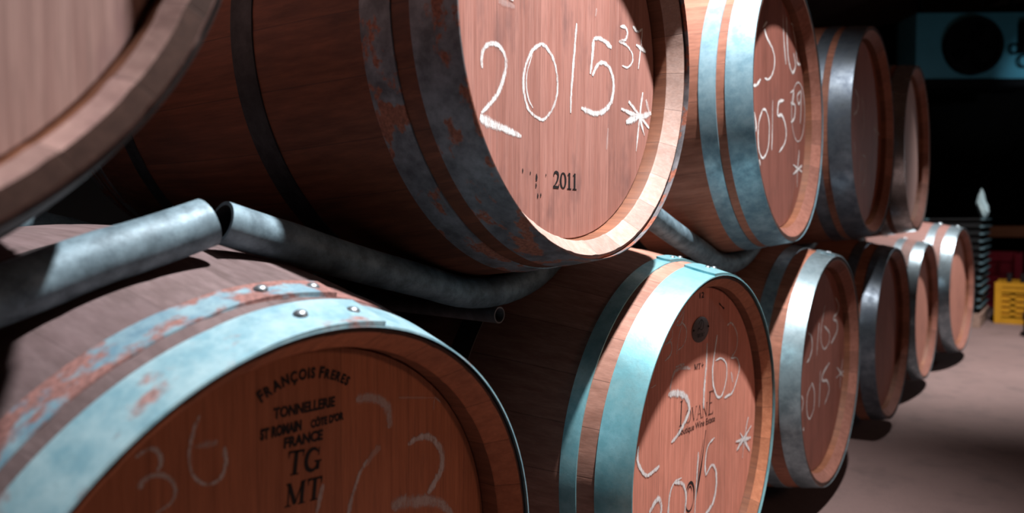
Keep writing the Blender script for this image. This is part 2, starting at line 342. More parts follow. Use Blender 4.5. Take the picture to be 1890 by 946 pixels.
STROKES = {
 'B': [
  [[[-182.0,-56.6],[-182.9,-43.8],[-177.6,-32.6],[-165.6,-26.0],[-151.8,-25.8],[-140.8,-34.2],[-138.2,-47.3],[-143.9,-63.6],[-153.3,-80.4],[-167.1,-93.6],[-183.5,-106.9]],7.2,1.0,"chalk_number"],
  [[[-186.5,-111.9],[-165.6,-117.1],[-140.5,-120.3],[-107.5,-126.0]],14.8,1.0,"chalk_number"],
  [[[-65.8,-6.5],[-83.7,-17.7],[-97.6,-36.4],[-103.7,-57.4],[-100.9,-77.0],[-92.1,-92.1],[-72.4,-100.0],[-57.7,-99.4],[-38.9,-83.4],[-29.4,-63.0],[-29.6,-39.5],[-39.5,-19.9],[-54.7,-9.1],[-65.8,-6.5]],8.3,1.0,"chalk_number"],
  [[[-85.5,-24.1],[-95.8,-46.1],[-97.5,-64.5],[-92.2,-79.9],[-83.3,-88.9]],3.7,0.8,"chalk_number"],
  [[[17.0,36.6],[13.2,5.0],[8.6,-26.7],[4.8,-58.2],[3.9,-84.8]],6.1,1.0,"chalk_number"],
  [[[62.3,24.7],[59.5,2.4],[54.0,-24.9]],9.7,1.0,"chalk_number"],
  [[[62.2,25.4],[83.0,28.9],[113.5,23.0]],11.3,1.0,"chalk_number"],
  [[[59.5,-26.3],[74.3,-8.8],[93.1,-3.2],[112.7,-11.8],[120.6,-32.2],[113.6,-54.9],[94.4,-70.5],[66.3,-77.9],[30.5,-74.9]],9.3,1.0,"chalk_number"],
  [[[138.8,58.3],[154.4,60.4],[161.4,53.2],[154.8,42.0],[136.8,36.0],[157.6,35.2],[176.6,26.3],[178.5,14.1],[163.7,2.8],[145.3,2.1]],6.1,1.0,"chalk_small_number"],
  [[[178.3,66.7],[194.9,62.7],[210.5,69.8]],9.0,1.0,"chalk_small_number"],
  [[[210.5,69.8],[205.6,39.4],[198.1,6.1]],4.6,1.0,"chalk_small_number"],
  [[[189.9,41.4],[224.1,37.2]],8.4,1.0,"chalk_small_number"],
  [[[214.3,-27.5],[205.1,-66.2],[194.2,-121.5]],7.7,1.0,"chalk_star"],
  [[[167.6,-47.9],[238.1,-81.0]],12.2,1.0,"chalk_star"],
  [[[144.2,-62.0],[204.0,-66.3],[244.6,-56.4]],12.2,1.0,"chalk_star"],
  [[[160.4,-80.1],[204.0,-66.3]],12.7,1.0,"chalk_star"],
  [[[204.0,-66.3],[222.0,-94.4]],8.5,1.0,"chalk_star"],
  [[[225.1,-37.7],[239.9,-59.6]],15.8,0.55,"chalk_star"],
  [[[-134.5,33.2],[-124.2,32.4]],4.5,0.8,"chalk_smear"],
  [[[69.3,68.6],[66.3,56.5]],5.2,0.35,"chalk_smear"],
  [[[-153.4,25.0],[-121.5,25.9]],14.8,0.18,"chalk_smear"],
  [[[104.6,-94.5],[101.3,-126.1]],8.9,0.22,"chalk_smear"],
 ],
 'E': [
  [[[-101.5,157.6],[-69.1,177.2]],9.1,0.7,"chalk_number"],
  [[[-90.3,157.3],[-69.9,142.6],[-31.2,128.2],[-15.5,108.6],[-26.2,81.4],[-58.3,59.4],[-90.8,55.8]],9.4,0.9,"chalk_number"],
  [[[-168.6,28.8],[-145.8,33.8],[-118.6,49.8]],13.6,1.0,"chalk_number"],
  [[[54.1,220.7],[59.5,166.3],[76.1,113.5]],9.2,0.8,"chalk_number"],
  [[[82.8,221.4],[86.5,183.7],[96.8,132.1],[131.0,104.9],[160.1,125.2],[143.8,153.0]],10.7,0.9,"chalk_number"],
  [[[121.5,215.2],[140.3,216.4],[137.8,206.7]],7.2,0.6,"chalk_number"],
  [[[140.1,204.1],[161.2,180.9],[175.0,137.1],[205.0,136.2]],11.2,0.9,"chalk_number"],
  [[[-162.9,-22.7],[-153.0,-45.2],[-153.4,-61.1]],9.6,1.0,"chalk_number"],
  [[[-131.6,-115.1],[-126.4,-127.1]],11.9,1.0,"chalk_number"],
  [[[-107.2,-10.5],[-135.2,-43.3],[-136.4,-91.4],[-107.7,-110.8],[-69.4,-85.9],[-60.5,-35.2],[-82.9,-10.2],[-107.2,-10.5]],10.1,1.0,"chalk_number"],
  [[[-33.7,18.4],[-36.9,-38.2],[-42.0,-89.3]],8.5,1.0,"chalk_number"],
  [[[56.6,30.7],[13.5,19.0],[2.4,-11.1]],10.1,1.0,"chalk_number"],
  [[[6.5,-10.6],[42.8,-6.4],[73.1,-32.6],[63.5,-63.3],[15.3,-89.5]],10.2,1.0,"chalk_number"],
  [[[206.8,88.6],[223.2,80.5],[236.2,66.7],[244.4,48.4],[247.0,27.3],[243.6,5.5],[234.7,-14.9],[221.1,-32.0],[204.3,-44.2],[185.7,-50.5],[167.3,-50.5],[150.5,-44.3],[136.7,-32.6],[127.2,-16.6],[122.5,2.5],[123.0,23.0],[128.8,43.2],[139.3,61.5],[153.7,76.3],[170.9,86.3],[189.5,90.5],[207.8,88.4]],6.3,0.75,"chalk_small_number"],
  [[[113.6,55.3],[142.1,63.7],[134.4,38.1],[117.8,31.6],[153.4,31.4],[148.1,2.9],[116.9,-12.9]],8.5,0.9,"chalk_small_number"],
  [[[203.8,72.8],[175.9,56.2],[188.0,39.0],[211.1,57.9],[208.9,73.5],[210.8,38.8],[202.3,-6.7]],7.6,0.9,"chalk_small_number"],
  [[[191.0,-71.1],[175.1,-116.4],[169.3,-160.8]],8.8,1.0,"chalk_star"],
  [[[133.9,-109.5],[215.5,-121.8]],10.1,1.0,"chalk_star"],
  [[[133.4,-132.4],[215.8,-106.4]],10.1,1.0,"chalk_star"],
 ],
 'D': [
  [[[-71.4,234.1],[-84.6,223.4],[-97.7,215.9],[-86.4,211.5],[-75.3,218.3],[-69.2,235.9]],4.9,0.6,"chalk_small_number"],
  [[[-79.8,216.8],[-62.1,204.5],[-60.1,189.8],[-71.1,177.0],[-91.4,171.9]],4.3,0.75,"chalk_small_number"],
  [[[-77.3,212.4],[-89.8,187.8],[-94.3,166.3]],3.6,0.7,"chalk_small_number"],
  [[[-110.6,208.5],[-112.3,194.8],[-133.4,187.9],[-116.4,189.4],[-111.5,176.9],[-117.7,167.9],[-134.5,162.3]],5.3,0.65,"chalk_small_number"],
  [[[-40.9,135.0],[-64.8,140.1],[-96.7,140.5],[-109.5,128.7],[-115.4,113.8]],7.9,0.5,"chalk_smear"],
  [[[-65.1,146.3],[-97.0,146.6]],9.2,0.5,"chalk_smear"],
  [[[-180.2,128.3],[-162.3,130.6]],3.9,0.5,"chalk_smear"],
  [[[22.8,167.9],[21.7,139.7],[18.1,107.6],[14.7,84.2],[14.1,55.9]],9.5,1.0,"chalk_number"],
  [[[65.4,176.4],[56.0,147.6],[49.3,122.0],[50.6,97.2],[59.9,78.5],[72.8,64.8],[89.9,62.5],[102.5,73.8],[112.9,95.0],[108.5,118.9],[84.7,131.9],[59.7,131.4]],7.2,1.0,"chalk_number"],
  [[[110.2,187.7],[127.8,190.2],[149.9,175.9],[160.4,158.0],[155.5,137.3],[131.9,124.5]],6.8,0.8,"chalk_number"],
  [[[131.9,124.5],[159.7,120.1],[173.5,101.1],[162.3,79.1],[142.0,59.1],[121.1,57.4],[103.5,56.3]],7.6,1.0,"chalk_number"],
  [[[133.5,98.4],[143.9,77.7]],9.9,0.5,"chalk_number"],
  [[[-121.2,107.0],[-90.3,103.7],[-60.3,92.4],[-45.8,77.3],[-45.1,62.5],[-66.4,45.4],[-87.2,33.6],[-107.8,28.1]],15.1,0.95,"chalk_number"],
  [[[-215.1,50.0],[-215.7,28.4],[-202.7,9.4],[-186.5,-2.0],[-165.6,-1.3],[-146.6,1.3]],12.2,1.0,"chalk_number"],
  [[[-68.0,-40.4],[-94.5,-40.9],[-109.5,-55.4],[-113.4,-84.0],[-107.2,-111.0]],8.5,1.0,"chalk_number"],
  [[[-94.5,-40.9],[-64.8,-51.1],[-50.0,-74.1],[-51.6,-98.4],[-64.2,-123.7],[-91.0,-123.9]],8.8,1.0,"chalk_number"],
  [[[-4.1,-14.8],[-7.9,-56.9],[-11.9,-93.7],[-14.2,-131.2]],8.6,1.0,"chalk_number"],
  [[[63.2,-6.2],[35.3,-14.8],[25.5,-40.8],[28.6,-65.0]],9.0,1.0,"chalk_number"],
  [[[28.6,-65.0],[53.1,-53.7],[71.2,-66.8],[76.2,-97.7],[63.3,-123.2],[35.4,-134.1],[10.9,-136.0]],10.7,1.0,"chalk_number"],
  [[[-177.5,-62.2],[-159.0,-51.2],[-144.6,-51.3],[-138.0,-69.7],[-148.2,-84.8]],12.1,1.0,"chalk_number"],
  [[[226.4,-6.0],[212.9,-34.7],[200.7,-80.7]],7.6,1.0,"chalk_star"],
  [[[185.9,-28.2],[239.2,-76.5]],12.4,1.0,"chalk_star"],
  [[[164.5,-39.8],[243.0,-50.9]],12.3,1.0,"chalk_star"],
  [[[169.3,-58.0],[243.7,-27.5]],12.3,1.0,"chalk_star"],
 ],
 'A': [
  [[[-138.9,203.0],[-133.1,206.1],[-126.1,206.0],[-121.7,199.3],[-121.6,193.2],[-124.1,189.0]],3.8,0.6,"chalk_number"],
  [[[-136.1,179.3],[-134.8,184.3],[-128.9,186.5],[-120.6,184.9],[-113.4,178.3],[-110.8,168.8],[-115.0,161.4],[-126.0,157.7]],4.6,0.5,"chalk_number"],
  [[[-90.7,222.7],[-95.5,212.4],[-99.0,198.1],[-98.7,182.7],[-93.0,172.0],[-83.8,166.5],[-74.1,168.8],[-69.7,179.5],[-70.8,193.0]],4.7,0.6,"chalk_number"],
  [[[-95.1,198.9],[-76.3,198.2]],6.6,0.3,"chalk_number"],
  [[[64.5,201.3],[77.3,201.2],[94.3,195.4],[105.0,185.7],[108.0,170.9],[106.9,163.7]],8.4,0.42,"chalk_number"],
  [[[95.1,148.9],[86.4,143.9],[73.2,133.2]],9.2,0.25,"chalk_number"],
  [[[77.9,140.5],[66.7,126.5],[58.4,107.7],[53.9,93.6]],6.1,0.6,"chalk_number"],
  [[[133.6,140.1],[145.5,143.2],[161.0,141.6],[174.8,132.4],[185.4,116.6],[184.3,98.9],[174.9,88.6],[163.4,78.5]],8.0,0.65,"chalk_number"],
  [[[112.7,77.5],[119.9,83.5],[141.1,77.1],[161.1,72.1],[186.8,58.5],[203.9,40.9]],13.2,0.5,"chalk_number"],
  [[[120.2,192.2],[172.4,181.2]],3.7,0.16,"chalk_smear"],
  [[[173.5,181.8],[171.7,168.6]],2.3,0.3,"chalk_smear"],
  [[[173.5,181.8],[182.9,174.1]],1.9,0.35,"chalk_smear"],
  [[[25.2,132.7],[21.1,119.3],[17.5,107.6]],5.7,0.5,"chalk_number"],
 ],
 'H': [
  [[[-111.1,105.1],[-82.7,93.5],[-71.1,68.1],[-88.9,43.0],[-117.0,33.7]],7.4,0.6,"chalk_number"],
  [[[-12.7,118.8],[-24.0,73.4],[-28.7,37.5]],7.0,0.6,"chalk_number"],
  [[[40.5,158.3],[10.5,109.9],[5.8,73.4],[38.7,43.7],[85.4,53.9],[88.2,79.1],[33.8,104.9]],8.1,0.65,"chalk_number"],
  [[[142.1,167.9],[178.3,147.0],[171.5,125.6],[124.8,113.3],[165.1,99.9],[167.4,73.2],[110.4,48.2]],8.7,0.65,"chalk_number"],
  [[[-154.5,-39.0],[-140.1,-57.5],[-151.8,-80.2]],5.8,0.6,"chalk_number"],
  [[[-135.8,-122.1],[-130.0,-129.4]],10.2,0.8,"chalk_number"],
  [[[-67.3,-24.5],[-107.2,-48.6],[-107.2,-88.1],[-82.1,-111.7],[-48.1,-93.1],[-43.8,-53.3],[-67.3,-24.5]],6.8,0.7,"chalk_number"],
  [[[7.3,-5.3],[5.0,-54.7],[1.1,-101.6]],6.4,0.6,"chalk_number"],
  [[[94.8,-1.1],[35.8,-18.7],[29.5,-36.4],[77.5,-47.4],[96.1,-76.8],[55.1,-104.8]],8.3,0.7,"chalk_number"],
  [[[241.2,-13.8],[222.8,-51.7],[213.9,-93.2]],7.4,0.6,"chalk_star"],
  [[[170.0,-55.7],[268.6,-49.6]],8.2,0.6,"chalk_star"],
  [[[176.2,-27.9],[265.2,-73.0]],8.2,0.6,"chalk_star"],
 ],
 'F': [
  [[[-95.5,116.3],[-54.1,92.1],[-69.2,60.2],[-108.5,42.5]],13.9,0.4,"chalk_number"],
  [[[-12.9,105.2],[15.1,50.9],[4.1,-16.1]],13.0,0.4,"chalk_number"],
  [[[34.1,95.9],[32.9,41.2]],11.6,0.3,"chalk_number"],
  [[[199.7,67.5],[191.9,25.2],[197.9,-15.8]],16.3,0.4,"chalk_number"],
  [[[152.8,29.6],[246.6,17.8]],16.4,0.4,"chalk_number"],
  [[[-105.6,-33.1],[-80.5,-64.8]],12.4,0.35,"chalk_number"],
  [[[2.6,-62.7],[46.6,-71.4],[40.0,-123.1],[6.5,-155.8]],16.6,0.4,"chalk_number"],
  [[[-11.0,-63.7],[-20.4,-125.9]],13.0,0.3,"chalk_number"],
 ],
}
PRINT = {"A": {"FF": [[-37.3, 220.9], [54.4, 217.0], [-40.5, 230.4]], "FFmid": [[0.4, 232.6], [8.7, 232.3], [-0.7, 243.3]], "TONNELLERIE": [[-25.9, 204.6], [39.4, 201.5], [-26.2, 214.0]], "ST ROMAIN": [[-38.8, 189.6], [2.6, 188.2], [-39.0, 199.1]], "COTE": [[12.3, 187.4], [49.5, 186.8], [12.2, 195.3]], "FRANCE": [[-15.9, 176.6], [25.2, 174.0], [-16.5, 185.9]], "TG": [[-13.8, 151.3], [22.6, 146.4], [-14.5, 174.0]], "MT": [[-15.9, 124.2], [22.7, 120.1], [-14.6, 144.5]]}, "B": {"2011": [[-37.6, -186.4], [20.0, -187.2], [-36.1, -164.5]]}, "D": {"LOVANE": [[-79.9, 46.9], [54.3, 39.0], [-78.0, 88.3]], "BOUT": [[-81.9, 32.3], [63.5, 23.3], [-83.4, 42.2]], "12": [[-12.0, 247.8], [6.2, 247.8], [-12.5, 257.5]], "MT+": [[-28.0, 130.3], [9.3, 127.6], [-28.5, 139.7]], "badge": [[-6.9, 194.9], [28.3, 192.2], [-7.9, 216.2]], "smudge": [[70.6, 231.6], [93.9, 219.6], [78.8, 234.2]], "quill": [[-11.8, -96.3], [25.6, 16.0], [21.4, -44.8]], "ring": [[-34.4, -82.8], [-16.9, -88.4], [-35.5, -58.7]]}}

# ------------------------------------------------------------------ lettering
def font_polys(txt, bold=0.0):
    """filled outlines of a word: verts scaled so that x runs 0..1 over the word and y is 1 at cap height"""
    def mk(s):
        cu = bpy.data.curves.new('t', 'FONT'); cu.body = s; cu.size = 1; cu.offset = bold; cu.resolution_u = 3
        o = bpy.data.objects.new('t', cu); COL.objects.link(o)
        dg = bpy.context.evaluated_depsgraph_get(); dg.update()
        me = bpy.data.meshes.new_from_object(o.evaluated_get(dg))
        V = np.array([v.co[:2] for v in me.vertices]); F = [tuple(p.vertices) for p in me.polygons]
        bpy.data.objects.remove(o); bpy.data.curves.remove(cu); bpy.data.meshes.remove(me)
        return V, F
    Vh, _ = mk('H'); cap = Vh[:, 1].max()
    V, F = mk(txt)
    x0, x1 = V[:, 0].min(), V[:, 0].max()
    ratio = (x1-x0)/cap
    V = np.stack([(V[:, 0]-x0)/(x1-x0), V[:, 1]/cap], 1)
    return V, F, ratio
def ell(cx, cy, rx, ry, a0, a1, n=26):
    return [(cx+rx*math.cos(math.radians(a)), cy+ry*math.sin(math.radians(a))) for a in np.linspace(a0, a1, n)]
def wide(n, a, b): return [a+(b-a)*abs(math.sin(math.pi*i/(n-1))) for i in range(n)]
GL = {
 'T': (0.92, [([(.45, 0), (.45, 1)], .21), ([(.03, .95), (.87, .95)], .10), ([(.06, 1), (.06, .70)], [.10, .03]), ([(.84, 1), (.84, .70)], [.10, .03]), ([(.22, .03), (.68, .03)], .06)]),
 'G': (1.02, [(ell(.48, .5, .37, .45, 42, 325), wide(26, .07, .21)), ([(.80, .06), (.80, .42)], .19), ([(.58, .42), (1.0, .42)], .06), ([(.80, 1.0), (.80, .66)], [.04, .06])]),
 'M': (1.25, [([(.2, .03), (.2, .97)], .07), ([(.2, .97), (.60, .06)], .20), ([(.60, .06), (.98, .97)], .07), ([(.98, .03), (.98, .97)], .21), ([(.03, .03), (.37, .03)], .06), ([(.78, .03), (1.18, .03)], .06), ([(.04, .97), (.28, .97)], .06), ([(.92, .97), (1.17, .97)], .06)]),
 '2': (0.70, [(smooth_line([(.09, .70), (.13, .87), (.30, .96), (.49, .90), (.54, .72), (.44, .46), (.24, .22), (.06, .07)], 4), [.05]+[.06+.12*math.sin(math.pi*min(1, i/24)) for i in range(28)]), ([(.04, .07), (.60, .07)], .15), ([(.59, .02), (.65, .27)], .07)]),
 '0': (0.72, [(ell(.36, .5, .255, .45, 0, 360, 37), [.07+.12*abs(math.cos(2*math.pi*i/36)) for i in range(37)])]),
 '1': (0.58, [([(.30, 0), (.30, 1)], .18), ([(.32, .98), (.10, .84)], [.08, .06]), ([(.08, .03), (.52, .03)], .07)]),
 'L': (0.62, [([(.2, 0), (.2, 1)], .07), ([(.08, .015), (.60, .015)], .03), ([(.60, 0), (.60, .16)], [.05, .02]), ([(.08, .985), (.32, .985)], .03)]),
 'O': (0.95, [(ell(.47, .5, .40, .47, 0, 360, 37), [.03+.035*abs(math.cos(2*math.pi*i/36)) for i in range(37)])]),
 'V': (0.90, [([(.10, 1), (.46, 0)], .075), ([(.46, 0), (.80, 1)], .04), ([(0, .98), (.22, .98)], .04), ([(.68, .98), (.92, .98)], .04)]),
 'A': (0.90, [([(.10, 0), (.45, 1)], .04), ([(.45, 1), (.80, 0)], .075), ([(.24, .36), (.66, .36)], .04), ([(0, .02), (.22, .02)], .04), ([(.66, .02), (.94, .02)], .04)]),
 'N': (0.98, [([(.15, 0), (.15, 1)], .04), ([(.15, 1), (.82, 0)], .075), ([(.82, 0), (.82, 1)], .04), ([(.03, .02), (.28, .02)], .04), ([(.70, .98), (.94, .98)], .04), ([(.02, .98), (.2, .98)], .04)]),
 'E': (0.62, [([(.2, 0), (.2, 1)], .07), ([(.08, .015), (.58, .015)], .03), ([(.08, .985), (.55, .985)], .03), ([(.2, .5), (.46, .5)], .03), ([(.58, 0), (.58, .14)], [.05, .02]), ([(.55, 1), (.55, .87)], [.05, .02])]),
}
def glyph_polys(txt, scales=None):
    V = []; F = []; x = 0
    for i, ch in enumerate(txt):
        s = scales[i] if scales else 1.0
        w, strokes = GL[ch]
        for pts, ww in strokes:
            P = [np.array(p, float) for p in pts]
            v, f, _ = ribbon(P, ww)
            b = len(V); V += [np.array([x+p[0]*s, p[1]*s]) for p in v]; F += [tuple(b+k for k in q) for q in f]
        x += w*s
    V = np.array(V); x0, x1 = V[:, 0].min(), V[:, 0].max()
    V[:, 0] = (V[:, 0]-x0)/(x1-x0)
    return V, F
class Print:
    """collects flat lettering on a head plane (u across, v up, metres)"""
    def __init__(s): s.V = []; s.F = []
    def add(s, V, F):
        b = len(s.V); s.V += [tuple(p) for p in V]; s.F += [tuple(b+k for k in f) for f in F]
    def line(s, poly, p0, p1, h):
        V, F = poly[0], poly[1]
        p0 = np.array(p0)/1000; p1 = np.array(p1)/1000; d = p1-p0
        up = np.array([-d[1], d[0]])/np.hypot(*d)*h/1000
        s.add([p0+d*x+up*y for x, y in V], F)
    def strokes(s, P, w):
        P = [np.array(p)/1000 for p in P]
        v, f, _ = ribbon(P, [x/1000 for x in w] if not np.isscalar(w) else w/1000); s.add(v, f)
    def build(s, x, parent, loc, name='printed_lettering'):
        return mesh_obj(name, [(x, u, v) for u, v in s.V], s.F, M['ink'], parent, smooth=False, loc=loc)

# ------------------------------------------------------------------ barrels
FLOOR = -0.955
HALF = 0.475
def barrel(key, label, body, head, hoops, rec, headr, bulge=None, group=None, rim=0.010, chime=None, inset=0.002):
    p = POSE[key]; R = p['R']; Rw = R-0.0022
    zc = p['z']-HALF*math.sin(p['tilt'])
    if bulge is None: bulge = zc-FLOOR-R-0.0005
    def rad(x): return Rw+bulge*(1-((x+HALF)/HALF)**2)
    yw, ti = p['yaw'], p['tilt']
    ax = Vector((math.cos(yw)*math.cos(ti), math.sin(yw)*math.cos(ti), math.sin(ti)))
    sd = Vector((-math.sin(yw), math.cos(yw), 0)); up = ax.cross(sd)
    m = Matrix((ax, sd, up)).transposed().to_4x4()
    RB = R+bulge
    front = Vector((p['x'], p['y'], p['z']))
    m.translation = front-ax*HALF-up*RB
    root = thing('wine_barrel', label, 'barrel', group=group or 'wine barrels stacked on their sides in two rows')
    root.matrix_world = m
    loc = (HALF, 0, RB)                  # parts keep the barrel axis as their local X, origin at the rim
    # staves: outside, rim, bevelled chime and a little of the inside, front and rear
    seg = NST*7
    prof = []
    xs = np.linspace(-inset-0.003, -0.95+inset+0.003, 34)
    hi = headr
    endf = [(-rec-0.02, hi-0.001), (-rec-0.001, hi+0.0006), (-rec*0.58, hi+0.0016), (-rec*0.54, hi+0.0030), (-inset-0.0015, Rw-rim-0.001), (-inset, Rw-rim+0.0005), (-inset, Rw-0.002)]
    prof += endf
    prof += [(x, rad(x)) for x in xs]
    prof += [(-0.95-x, r) for x, r in reversed(endf)]
    v, f = revolve(prof, seg)
    # shallow joints between staves
    for i, (x, y, z) in enumerate(v):
        k = i % seg
        if k % 7 == 0:
            r = math.hypot(y, z); s = (r-0.0007)/r; v[i] = (x, y*s, z*s)
    st = mesh_obj('staves', v, f, M[body], root, loc=loc)
    # the bevelled chime inside the rim shows protected, differently coloured wood
    st.data.materials.append(M[chime or body]); st.data.materials.append(M['endgrain']); st.data.materials.append(M['croze_shade'])
    ne = len(endf); npr = len(prof)
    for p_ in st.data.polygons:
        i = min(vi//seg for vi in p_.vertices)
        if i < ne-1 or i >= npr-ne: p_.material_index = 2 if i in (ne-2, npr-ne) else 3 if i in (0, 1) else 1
    # heads
    def head_part(x0, rot):
        V = []; F = []; n = 96
        rr = [(-0.016, hi-0.004), (-0.016, hi), (-0.0015, hi), (0.0, hi-0.0015), (0.0, hi*0.6), (0.0, hi*0.25)]
        vv, ff = revolve(rr, n)
        c = len(vv); vv.append((0, 0, 0)); ff += [(c, (len(rr)-1)*n+k, (len(rr)-1)*n+(k+1) % n) for k in range(n)]
        c2 = len(vv); vv.append((-0.016, 0, 0)); ff += [(c2, (k+1) % n, k) for k in range(n)]
        h = mesh_obj('head', vv, ff, M[head], root, loc=(HALF+x0, 0, RB))
        if rot: h.rotation_euler = (0, 0, math.pi)
        return h
    hd = head_part(-rec, False)
    head_part(-0.95+rec, True)
    # hoops
    for hp in hoops:
        x0, x1, mat = hp['x0'], hp['x1'], hp['mat']
        T = hp.get('t', 0.0018); n = 192
        pr = []
        xx = np.linspace(x0, x1, 5)
        pr += [(x0, rad(x0)+0.0002)] + [(x0-0.0004, rad(x0)+T)] + [(x, rad(x)+T) for x in xx[1:-1]] + [(x1+0.0004, rad(x1)+T), (x1, rad(x1)+0.0002)]
        vv, ff = revolve(pr, n, closed=True)
        if 'lap' in hp:
            a0, a1 = [math.radians(a) for a in hp['lap']]     # a0: free end, a1: where it has merged
            na, nx = 30, 6; b = len(vv); L = 0.0036
            for lay in (0, 1):
                for i in range(na+1):
                    t = i/na
                    for j in range(nx+1):
                        s = j/nx; x = x0-0.0002+(x1-x0+0.0004)*s
                        skew = math.radians(hp.get('skew', 0))*s+math.radians(hp.get('round', 0))*(2*s-1)**2
                        a = a0+(a1-a0)*t+skew*(1-t)
                        r = rad(x)+T-0.0003+(lay*L*(1-t)**0.6 if t < 1 else 0)+(lay*0.0006*(1-t)**6)
                        vv.append((x, r*math.sin(a), r*math.cos(a)))
            w = nx+1; q = (na+1)*w
            for i in range(na):
                for j in range(nx):
                    k = b+i*w+j
                    ff.append((k+q, k+w+q, k+w+1+q, k+1+q))
                ff.append((b+i*w, b+(i+1)*w, b+(i+1)*w+q, b+i*w+q))
                ff.append((b+i*w+nx, b+i*w+nx+q, b+(i+1)*w+nx+q, b+(i+1)*w+nx))
            for j in range(nx): ff.append((b+j, b+j+1, b+j+1+q, b+j+q))
        hb = mesh_obj('hoop', vv, ff, M[mat], root, loc=loc)
        for (rx, ra, rs) in hp.get('rivets', []):
            a = math.radians(ra); r = rad(rx)+T+0.0012
            vv = []; ff = []; ns = 16
            rows = [(rs, 0.0), (rs*0.97, rs*0.22), (rs*0.8, rs*0.48), (rs*0.5, rs*0.66), (rs*0.2, rs*0.72)]
            er = Vector((0, math.sin(a), math.cos(a))); ea = Vector((0, math.cos(a), -math.sin(a))); ex = Vector((1, 0, 0))
            for (q, h) in rows:
                for k in range(ns):
                    t = 2*math.pi*k/ns; vv.append(ex*q*math.cos(t)+ea*q*math.sin(t)+er*h)
            for i in range(len(rows)-1):
                for k in range(ns):
                    k2 = (k+1) % ns; ff.append((i*ns+k, i*ns+k2, (i+1)*ns+k2, (i+1)*ns+k))
            ff.append(tuple((len(rows)-1)*ns+k for k in range(ns))); ff.append(tuple(reversed(range(ns))))
            mesh_obj('rivet', vv, ff, M['rivet'], hb, loc=(rx, r*math.sin(a), r*math.cos(a)))
    # chalk marks
    todo = list(enumerate(STROKES.get(key, []))); clusters = []
    for i, q in todo:                                          # strokes that stand close together make one mark
        P = np.array(smooth_line(q[0], 7))
        near = [c for c in clusters if c[0] == q[3] and min(np.hypot(*(c[2][:, None]-P[None]).transpose(2, 0, 1)).min(axis=1)) < 24]
        new = [q[3], [i], P]
        for c in near: new = [q[3], c[1]+new[1], np.concatenate([c[2], new[2]])]; clusters.remove(c)
        clusters.append(new)
    for grp, ids, _ in clusters:
        V = []; F = []; A = []; O = []
        for i in sorted(ids):
            pts, w, op, gn = STROKES[key][i]
            P = [q/1000 for q in smooth_line(pts, 7)]
            n = len(P); ww = [(0.92 if key == 'D' else 1.3 if key in 'AH' else 1)*w/1000*(1.18+0.30*math.sin(i*1.7+3.1*k/n)+0.10*math.sin(i+k*1.3))*min(1, 0.55+0.2*min(k, n-1-k)) for k in range(n)]
            v, f, a = ribbon(P, ww); b = len(V)
            V += [(-rec+0.0003+0.00002*i, q[0], q[1]) for q in v]; F += [tuple(b+k for k in q) for q in f]
            A += a; O += [op]*len(v)
        ch = mesh_obj(grp, V, F, M['chalk'], root, smooth=False, loc=loc)
        at = ch.data.attributes.new('across', 'FLOAT', 'POINT'); at.data.foreach_set('value', [float(x) for x in A])
        at = ch.data.attributes.new('opacity', 'FLOAT', 'POINT'); at.data.foreach_set('value', [float(x) for x in O])
    return root, hd, loc, rad

# wood and metal of each barrel
M['stave_grey'] = stave_mat('weathered_oak_staves', (0.17, 0.128, 0.133), (0.095, 0.067, 0.067), 1.3, 0.45, (0.16, 0.11, 0.12), 0.2)
M['stave_red'] = stave_mat('red_brown_oak_staves', (0.20, 0.062, 0.031), (0.085, 0.025, 0.012), 2.1, 0.4, (0.05, 0.022, 0.016))
M['stave_pale'] = stave_mat('pale_oak_staves', (0.46, 0.245, 0.19), (0.28, 0.13, 0.095), 3.7, 0.3, (0.16, 0.08, 0.06))
M['stave_orange'] = stave_mat('tan_oak_staves', (0.42, 0.175, 0.115), (0.24, 0.09, 0.055), 4.2, 0.3, (0.12, 0.05, 0.035))
M['stave_mauve'] = stave_mat('wine_stained_oak_staves', (0.46, 0.30, 0.27), (0.25, 0.145, 0.135), 5.6, 0.55, (0.13, 0.075, 0.09))
M['chime_brown'] = stave_mat('chime_brown', (0.56, 0.215, 0.105), (0.38, 0.135, 0.065), 6.1, 0.4, (0.10, 0.035, 0.02))
M['chime_pale'] = stave_mat('chime_pale', (0.44, 0.32, 0.285), (0.36, 0.235, 0.195), 7.1, 0.15, (0.3, 0.2, 0.18))
M['chime_orange'] = stave_mat('chime_orange', (0.50, 0.21, 0.115), (0.34, 0.125, 0.065), 8.1, 0.35, (0.14, 0.06, 0.04))
M['chime_mauve'] = stave_mat('chime_mauve', (0.46, 0.30, 0.27), (0.30, 0.18, 0.165), 9.1, 0.6, (0.13, 0.075, 0.09))
M['endgrain'] = stave_mat('dark_end_grain', (0.11, 0.058, 0.045), (0.06, 0.03, 0.024), 12.1, 0.4, (0.03, 0.018, 0.016))
M['croze_shade'] = stave_mat('shade_brown_croze', (0.24, 0.095, 0.05), (0.14, 0.052, 0.028), 13.1, 0.4, (0.05, 0.02, 0.012))  # croze wall: shade of the recess put into a dark brown
M['stave_far'] = stave_mat('far_oak_staves', (0.22, 0.115, 0.10), (0.13, 0.06, 0.05), 10.3, 0.3, (0.12, 0.06, 0.05))
M['head_far'] = head_mat('far_oak_head', (0.52, 0.245, 0.19), (0.38, 0.165, 0.12), 6.3, 0.5, (0.12, 0.07, 0.07))
M['chime_dark'] = stave_mat('chime_dark', (0.33, 0.15, 0.115), (0.22, 0.09, 0.065), 11.1, 0.4, (0.10, 0.05, 0.045))
M['zinc_far'] = metal_mat('grey_blue_far_steel', (0.30, 0.39, 0.44), (0.18, 0.25, 0.29), 13.0, 0.30, 0.75)
